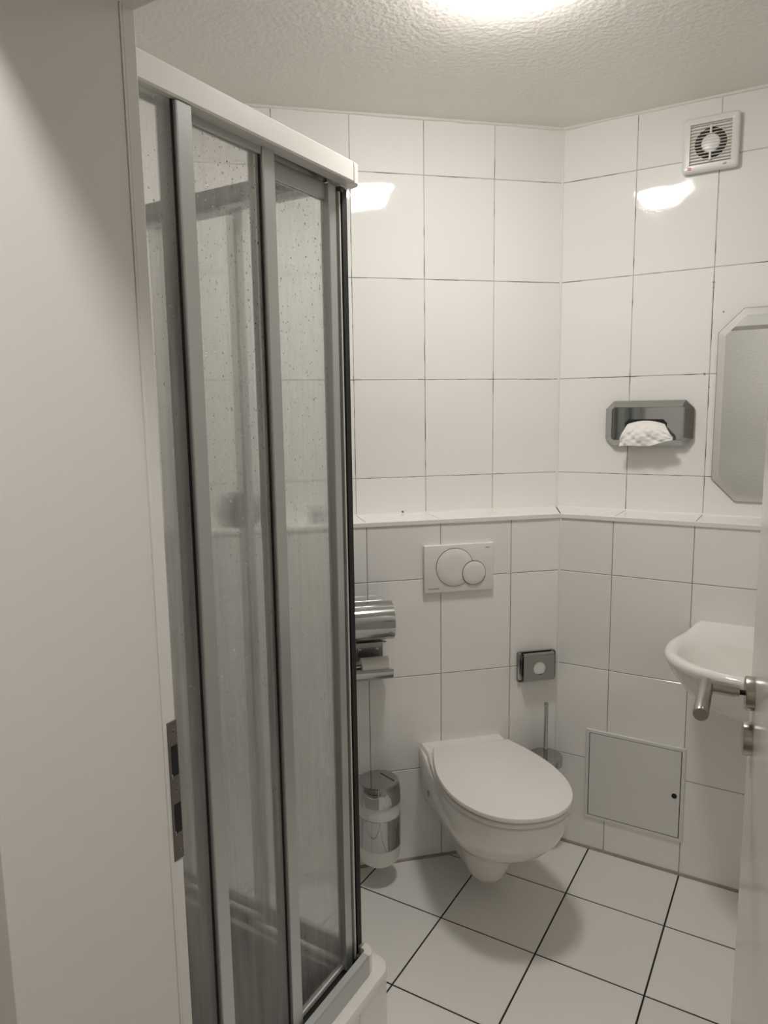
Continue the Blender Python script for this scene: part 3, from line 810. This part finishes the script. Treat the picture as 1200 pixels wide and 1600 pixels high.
# mirror
mi = thing('mirror', 'mirror with faceted rim and cut corners hanging above the basin', 'mirror', locB(.745, 0, 1.5675, False), 0)
HXm, HZm, CH = .2205, .3075, .072
def octm(i, y): 
    k = i * 0.4142
    return [(HXm - i, y, -HZm + CH + k), (HXm - i, y, HZm - CH - k), (HXm - CH - k, y, HZm - i), (-HXm + CH + k, y, HZm - i), (-HXm + i, y, HZm - CH - k), (-HXm + i, y, -HZm + CH + k), (-HXm + CH + k, y, -HZm + i), (HXm - CH - k, y, -HZm + i)]
link('glass_back', loft([octm(-.0012, -.0035), octm(-.0012, -.0060), octm(0, -.0065)], True, False), MT['mirror_edge'], mi)
link('bevel', loft([octm(0, -.0065), octm(.021, -.0078)], False, False), MT['mirror_bevel'], mi)
link('mirror_face', loft([octm(.021, -.0078), octm(.0212, -.0078)], False, True), MT['mirror'], mi)
link('standoff', BX(-.18, .18, -.0045, 0, -.24, .24), MT['dark'], mi)

# access panel
ap = thing('access_panel', 'white metal access panel with black round lock below the basin', 'access panel', locB(.2735, 0, .286), 0)
W2, H2 = .1645, .166
link('frame', loft([[(x, y, z) for x, z in ((-a, -b_), (a, -b_), (a, b_), (-a, b_))] for a, b_, y in ((W2, H2, 0), (W2, H2, -.0045), (W2 - .002, H2 - .002, -.006), (W2 - .0115, H2 - .0115, -.006), (W2 - .0118, H2 - .0118, -.003))], False, True), MT['panel_white'], ap)
link('gap', BX(-W2 + .0118, W2 - .0118, -.0034, -.003, -H2 + .0118, H2 - .0118), MT['dark'], ap)
pd = link('panel_door', BX(-W2 + .0142, W2 - .0142, -.0060, -.0032, -H2 + .0142, H2 - .0142, bev=.0006), MT['panel_white'], ap)
link('lock', lathe([(.0085, -.0058), (.0085, -.0075), (.007, -.0080), (.0045, -.0065), (0, -.0065)], 28, (.1335, -.006), axis='Y'), MT['black'], pd, smooth=True, label='round black lock')

# washbasin
bs = thing('washbasin', 'white ceramic washbasin on the right wall partly hidden by the door', 'basin', locB(.690, 0, 0), 0)
def bplan(k, z, back=0.0, hb=.235, hm=.298, ym=.20, yf=.425, e=2.3):
    return [(x, y, z) for x, y in Dshape(hb * k[0], hm * k[1], back, ym * k[2], yf * k[3], 64, e=e)]
def bp_(ins, z, back=0.0, hf=1.0):
    return [(x, y, z) for x, y in Dshape((.240 - ins) * hf, .300 - ins, back, .20, .432 - ins, 64, e=2.35)]
rings = [bp_(.175, .690), bp_(.150, .692), bp_(.10, .715), bp_(.055, .760), bp_(.022, .805), bp_(.006, .835), bp_(.0, .850), bp_(.001, .859), bp_(.007, .8655), bp_(.017, .868),
         bp_(.030, .865, .012), bp_(.039, .857, .05), bp_(.046, .842, .072, .93), bp_(.060, .815, .080, .80), bp_(.085, .775, .09, .62), bp_(.12, .745, .105, .5), bp_(.165, .735, .14, .5)]
link('bowl', loft(rings), MT['ceramic'], bs, smooth=True)
for p in COL.objects[-1].data.polygons: p.use_smooth = True
for v in COL.objects[-1].data.vertices:
    if v.co.z > .80: v.co.z += .024 * math.exp(-(v.co.y / .045) ** 2) * min(1, (v.co.z - .80) / .05)
link('drain', lathe([(.022, .7365), (.022, .739), (.012, .739), (.010, .737)], 28, (0, -.24)), MT['chrome'], bs, smooth=True)
link('siphon', CY((0, -.22, .58), (0, -.22, .70), .018, seg=20), MT['chrome'], bs, smooth=True)
link('siphon_arm', CY((0, -.22, .60), (0, -.0, .60), .014, seg=18), MT['chrome'], bs, smooth=True)
tpp = thing('tap', 'chrome basin tap hidden behind the door edge', 'tap', locB(.690, .045, .884), 0)
link('tap_body', CY((0, 0, 0), (0, 0, .11), .022, .020, seg=28), MT['chrome'], tpp, smooth=True)
link('spout', CY((0, -.010, .075), (0, -.125, .060), .013, .011, seg=22), MT['chrome'], tpp, smooth=True)
link('tap_lever', CY((0, 0, .118), (0, -.09, .150), .008, .006, seg=16), MT['chrome'], tpp, smooth=True)

# ------------------------------------------------------------------ shower tray and enclosure
KX, KY = -0.8596, 1.3761
SX0, SY0 = X_LEFT + .002, Y_NEAR + .002
tray = thing('shower_tray', 'white raised shower tray with tiled front under the sliding doors', 'shower tray', ((KX + SX0) / 2, (KY + SY0) / 2, 0))
tc_ = Vector(((KX + SX0) / 2, (KY + SY0) / 2))
def round_corner(x0, y0, x1, y1, r, z, n=7):
    """rect with only the (x1,y1) corner rounded"""
    pts = [(x0, y0), (x1, y0)]
    for k in range(n + 1):
        a = R(90 * k / n); pts.append((x1 - r + r * math.cos(a), y1 - r + r * math.sin(a)))
    pts.append((x0, y1))
    return [(x - tc_.x, y - tc_.y, z) for x, y in pts]
TX, TY = KX + .027, KY + .040
ringz = [(0, .166, .045), (0, .180, .045), (.002, .187, .045), (.007, .190, .042), (.060, .190, .03), (.070, .184, .03), (.085, .105, .05), (.11, .098, .06)]
def tr_ring(ins, z, r): return round_corner(SX0 + (ins if ins > .05 else 0), SY0 + (ins if ins > .05 else 0), TX - ins, TY - ins, r, z)
link('basin', loft([tr_ring(*q) for q in ringz]), MT['acrylic'], tray, smooth=True)
link('base', BX(SX0 - tc_.x + .02, KX - tc_.x + .004, SY0 - tc_.y + .02, KY - tc_.y + .018, 0.0, .166), MT['grout_low'], tray)
ax = KX + .013; ay = KY + .027
u0 = ay
edges = [ay, KY - .100, KY - .352, KY - .604, SY0]
for a, b_ in zip(edges, edges[1:]):
    link('tile', BX(ax - .008 - tc_.x, ax - tc_.x, b_ + .001 - tc_.y, a - .001 - tc_.y, 0.002, .164, bev=.0008), MT['wall_tile'], tray)
edges = [ax - .008, KX - .25, KX - .50, KX - .75, SX0]
for a, b_ in zip(edges, edges[1:]):
    link('tile', BX(b_ + .001 - tc_.x, a - .001 - tc_.x, ay - .008 - tc_.y, ay - tc_.y, 0.002, .164, bev=.0008), MT['wall_tile'], tray)
dr = link('drain', lathe([(.045, .099), (.045, .1015), (.010, .103), (0, .103)], 36, (0.0, 0.0)), MT['chrome'], tray, smooth=True)

en = thing('shower_enclosure', 'corner shower enclosure with wet sliding glass doors in grey profiles', 'shower enclosure', (KX, KY, 0.0))
ZT0, ZT1, ZB0, ZB1 = 2.047, 2.090, 0.190, 0.242
RAILW = .034
def lrail(name, z0, z1, m, ymax, w_=RAILW, ins=0.0, parent=None, zin=None):
    objs = []
    x0 = -ins - w_; 
    bm = BX(x0, -ins, SY0 - KY, -ymax, z0, z1, bev=.003)
    objs.append(link(name, bm, m, parent or en))
    bm = BX(SX0 - KX, -ymax, x0, -ins, z0, z1, bev=.003)
    objs.append(link(name, bm, m, parent or en))
    return objs
lrail('top_rail', ZT0, ZT1, MT['alu_white'], RAILW)
def corner_piece(name, z0, z1, m, w_=RAILW, r=.028):
    pts = [(0 + -r + r * math.cos(R(90 * k / 9)), -r + r * math.sin(R(90 * k / 9))) for k in range(10)]
    poly = [(0, -w_ + .0006)] + pts + [(-w_ + .0006, 0), (-w_ + .0006, -w_ + .0006)]
    return link(name, prism(poly, z0 + .0006, z1 - .0006, bev=.002), m, en)
corner_piece('top_corner', ZT0, ZT1, MT['alu_white'])
lrail('top_guide', ZT0 + .007, ZT1 - .004, MT['alu_dark'], RAILW + .036, w_=.036, ins=RAILW)
# bottom track: outer wall with sloped top, dark channel behind it
def lprofile(name, prof, m, start):
    """prof: list of (inward distance, z); runs along both sides"""
    out = []
    bm = bmesh.new()
    for side in (0, 1):
        a_ = []; b_ = []
        for d, z in prof:
            if side == 0: a_.append(bm.verts.new((-d, -start, z))); b_.append(bm.verts.new((-d, SY0 - KY, z)))
            else: a_.append(bm.verts.new((-start, -d, z))); b_.append(bm.verts.new((SX0 - KX, -d, z)))
        bm.faces.new(a_); bm.faces.new(b_[::-1])
        for i in range(len(prof)): bm.faces.new((a_[i], a_[(i + 1) % len(prof)], b_[(i + 1) % len(prof)], b_[i]))
        out.append(link(name, bm, m, en)); bm = bmesh.new()
    return out
lprofile('bottom_track', [(0, ZB0), (0, ZB1 - .004), (.003, ZB1), (.018, ZB1 + .003), (.020, ZB1), (.020, ZB0 + .016), (.078, ZB0 + .016), (.078, ZB0)], MT['alu'], .034)
lprofile('channel', [(.021, ZB0 + .0165), (.021, ZB0 + .0185), (.060, ZB0 + .0185), (.060, ZB0 + .0165)], MT['dark'], .034)
# rounded corner connector of the track with a dark pocket
def csolid(name, r, w_, z0, z1, m):
    pts = [(-r + r * math.cos(R(90 * k / 9)), -r + r * math.sin(R(90 * k / 9))) for k in range(10)]
    ri = max(.004, r - .020)
    inn = [(-.020 - ri + ri * math.cos(R(90 * k / 6)), -.020 - ri + ri * math.sin(R(90 * k / 6))) for k in range(7)]
    poly = [(0, -w_)] + pts + [(-w_, 0), (-w_, -.020)] + inn[::-1] + [(-.020, -w_)]
    return link(name, prism(poly, z0, z1, bev=.0015), m, en)
csolid('bottom_corner', .030, .0335, ZB0 + .0005, ZB1 + .002, MT['acrylic'])
link('pocket', BX(-.0335, -.021, -.0335, -.021, ZB0, ZB0 + .020), MT['dark'], en)
link('roller', CY((-.040, -.026, ZB0 + .030), (-.026, -.026, ZB0 + .030), .007, seg=16), MT['alu_dark'], en, smooth=True)
link('roller', CY((-.050, -.024, ZT0 - .004), (-.038, -.024, ZT0 - .004), .007, seg=16), MT['alu_dark'], en, smooth=True)

random.seed(21)
def drops(parent, side, d, u0, u1, z0, z1, n, name='water_drops'):
    """many tiny domes on the outer face of a pane"""
    bm = bmesh.new()
    for _ in range(n):
        u = random.uniform(u0 + .006, u1 - .006); z = z0 + (z1 - z0) * (1 - abs(random.gauss(.12, .33)) % 1)
        r = random.choice((.0005, .0006, .0007, .0009, .0011, .0015)); h = r * random.uniform(.8, 1.9)
        vs = []
        top = (0, 0)
        for k in range(6):
            a = math.pi / 3 * k
            vs.append((u + r * math.cos(a), z + h * math.sin(a)))
        def pt(u_, z_, dd):
            return (-d + dd, -u_, z_) if side == 0 else (-u_, -d + dd, z_)
        ring = [bm.verts.new(pt(a, b_, 0.0003)) for a, b_ in vs]
        ring2 = [bm.verts.new(pt(u + (a - u) * .65, z + (b_ - z) * .65, r * .45)) for a, b_ in vs]
        t = bm.verts.new(pt(u, z, r * .62))
        for k in range(6):
            bm.faces.new((ring[k], ring[(k + 1) % 6], ring2[(k + 1) % 6], ring2[k])); bm.faces.new((ring2[k], ring2[(k + 1) % 6], t))
        bm.faces.new(ring[::-1])
    o = link(name, bm, MT['drop'], parent, kind='stuff')
    for p in o.data.polygons: p.use_smooth = True
    return o
def ubox(side, d0, d1, u0, u1, z0, z1, bev=0):
    """box at inward distance d0..d1, along-distance u0..u1 from the corner"""
    if side == 0: return BX(-d1, -d0, -u1, -u0, z0, z1, bev=bev)
    return BX(-u1, -u0, -d1, -d0, z0, z1, bev=bev)
def panel(side, d, u0, u1, near, far, zb, zt, m, top=.0, bot=.012, ndrop=0, near_m='alu', wn=.030, wf_=.036, dn=.016, seal=True):
    """pane between u0 (corner side) and u1; near = stile on the corner side, far = stile on the other end"""
    p = link('glass_pane', ubox(side, d, d + .004, u0 - .001, u1, zb, zt), m, en)
    if near:
        link('stile', ubox(side, d - .010, d + dn, u0 - wn, u0, zb - bot, zt + top, bev=.0016), MT[near_m], p)
        if seal: link('seal', ubox(side, d - .002, d + .006, u0 + .0002, u0 + .0042, zb, zt), MT['black'], p)
    if far:
        link('stile', ubox(side, d - .006, d + .010, u1, u1 + wf_, zb - bot, zt + top, bev=.0016), MT['alu_dark'], p)
    if top: link('pane_rail', ubox(side, d - .006, d + .010, u0, u1, zt, zt + top, bev=.001), MT['alu'], p)
    if bot: link('pane_rail', ubox(side, d - .004, d + .008, u0, u1, zb - bot, zb, bev=.001), MT['alu_white'], p)
    if ndrop: drops(p, side, d, u0, u1, zb + .25, zt, ndrop)
    return p
U = lambda y: KY - y
# front: fixed pane, then two sliding panes, each further inwards
f1 = panel(0, .013, U(.848), U(SY0 + .03), True, False, .222, 2.046, MT['glass'], top=0, ndrop=420, near_m='alu', wn=.032, dn=.010)
link('wall_profile', ubox(0, .002, .030, U(SY0 + .03), U(SY0), ZB1 - .03, ZT0), MT['alu'], en)
f2 = panel(0, .034, U(1.075), U(.884), True, True, .226, 2.034, MT['glass'], top=.014, ndrop=1000, near_m='alu', wn=.033, wf_=.042)
f3 = panel(0, .056, U(1.316), U(1.120), True, True, .224, 2.012, MT['glass'], top=.034, ndrop=620, near_m='alu_dark', wn=.030, wf_=.042)
link('edge_strip', ubox(0, .043, .050, U(1.352), U(1.347), .212, 2.046, bev=.001), MT['alu_white'], f3)
link('magnet_seal', ubox(0, .040, .072, U(1.372), U(1.354), .212, 2.046), MT['black'], f3)
# side facing the toilet wall
g1 = panel(1, .013, .640, .900, True, False, .222, 2.046, MT['glass_clear'], wn=.030, dn=.010)
link('wall_profile', ubox(1, .002, .030, .900, .928, ZB1 - .03, ZT0), MT['alu'], en)
g2 = panel(1, .034, .350, .640, True, False, .226, 2.034, MT['glass_clear'], top=.012, wn=.030)
g3 = panel(1, .056, .062, .350, True, False, .224, 2.034, MT['glass_clear'], top=.012, wn=.022)

# inside of the shower: dark objects on the tiled ledge, blurred by the wet glass
def ledge_pt(s, back, z=Z_LEDGE):
    v = C + uA * s + nA * back; return Vector((v.x, v.y, z))
wbag = thing('wash_bag', 'dark rounded object on the tiled ledge seen blurred through the middle glass pane', 'bag', ledge_pt(1.150, .095), ROT_A)
bm = lathe([(0, .0005), (.046, .0005), (.062, .012), (.070, .036), (.068, .068), (.054, .094), (.030, .107), (0, .110)], 32)
for v in bm.verts:
    v.co.y *= .62; v.co.x *= 1.02 + .06 * math.sin(v.co.z * 60)
link('pouch', bm, MT['darkcloth'], wbag, smooth=True)
link('zip', CY((-.040, 0, .107), (.040, 0, .107), .003, seg=10), MT['alu_dark'], wbag, smooth=True)
sbt = thing('small_bottle', 'small dark bottle on the tiled ledge behind the glass pane nearest the corner', 'bottle', ledge_pt(.905, .10), ROT_A)
link('body', lathe([(0, .0005), (.016, .0005), (.0175, .003), (.0175, .030), (.013, .038), (.007, .041), (.007, .044)], 26), MT['darkcloth'], sbt, smooth=True)
link('cap', lathe([(.0085, .0435), (.0085, .054), (.007, .056), (0, .056)], 22), MT['alu_dark'], sbt, smooth=True)
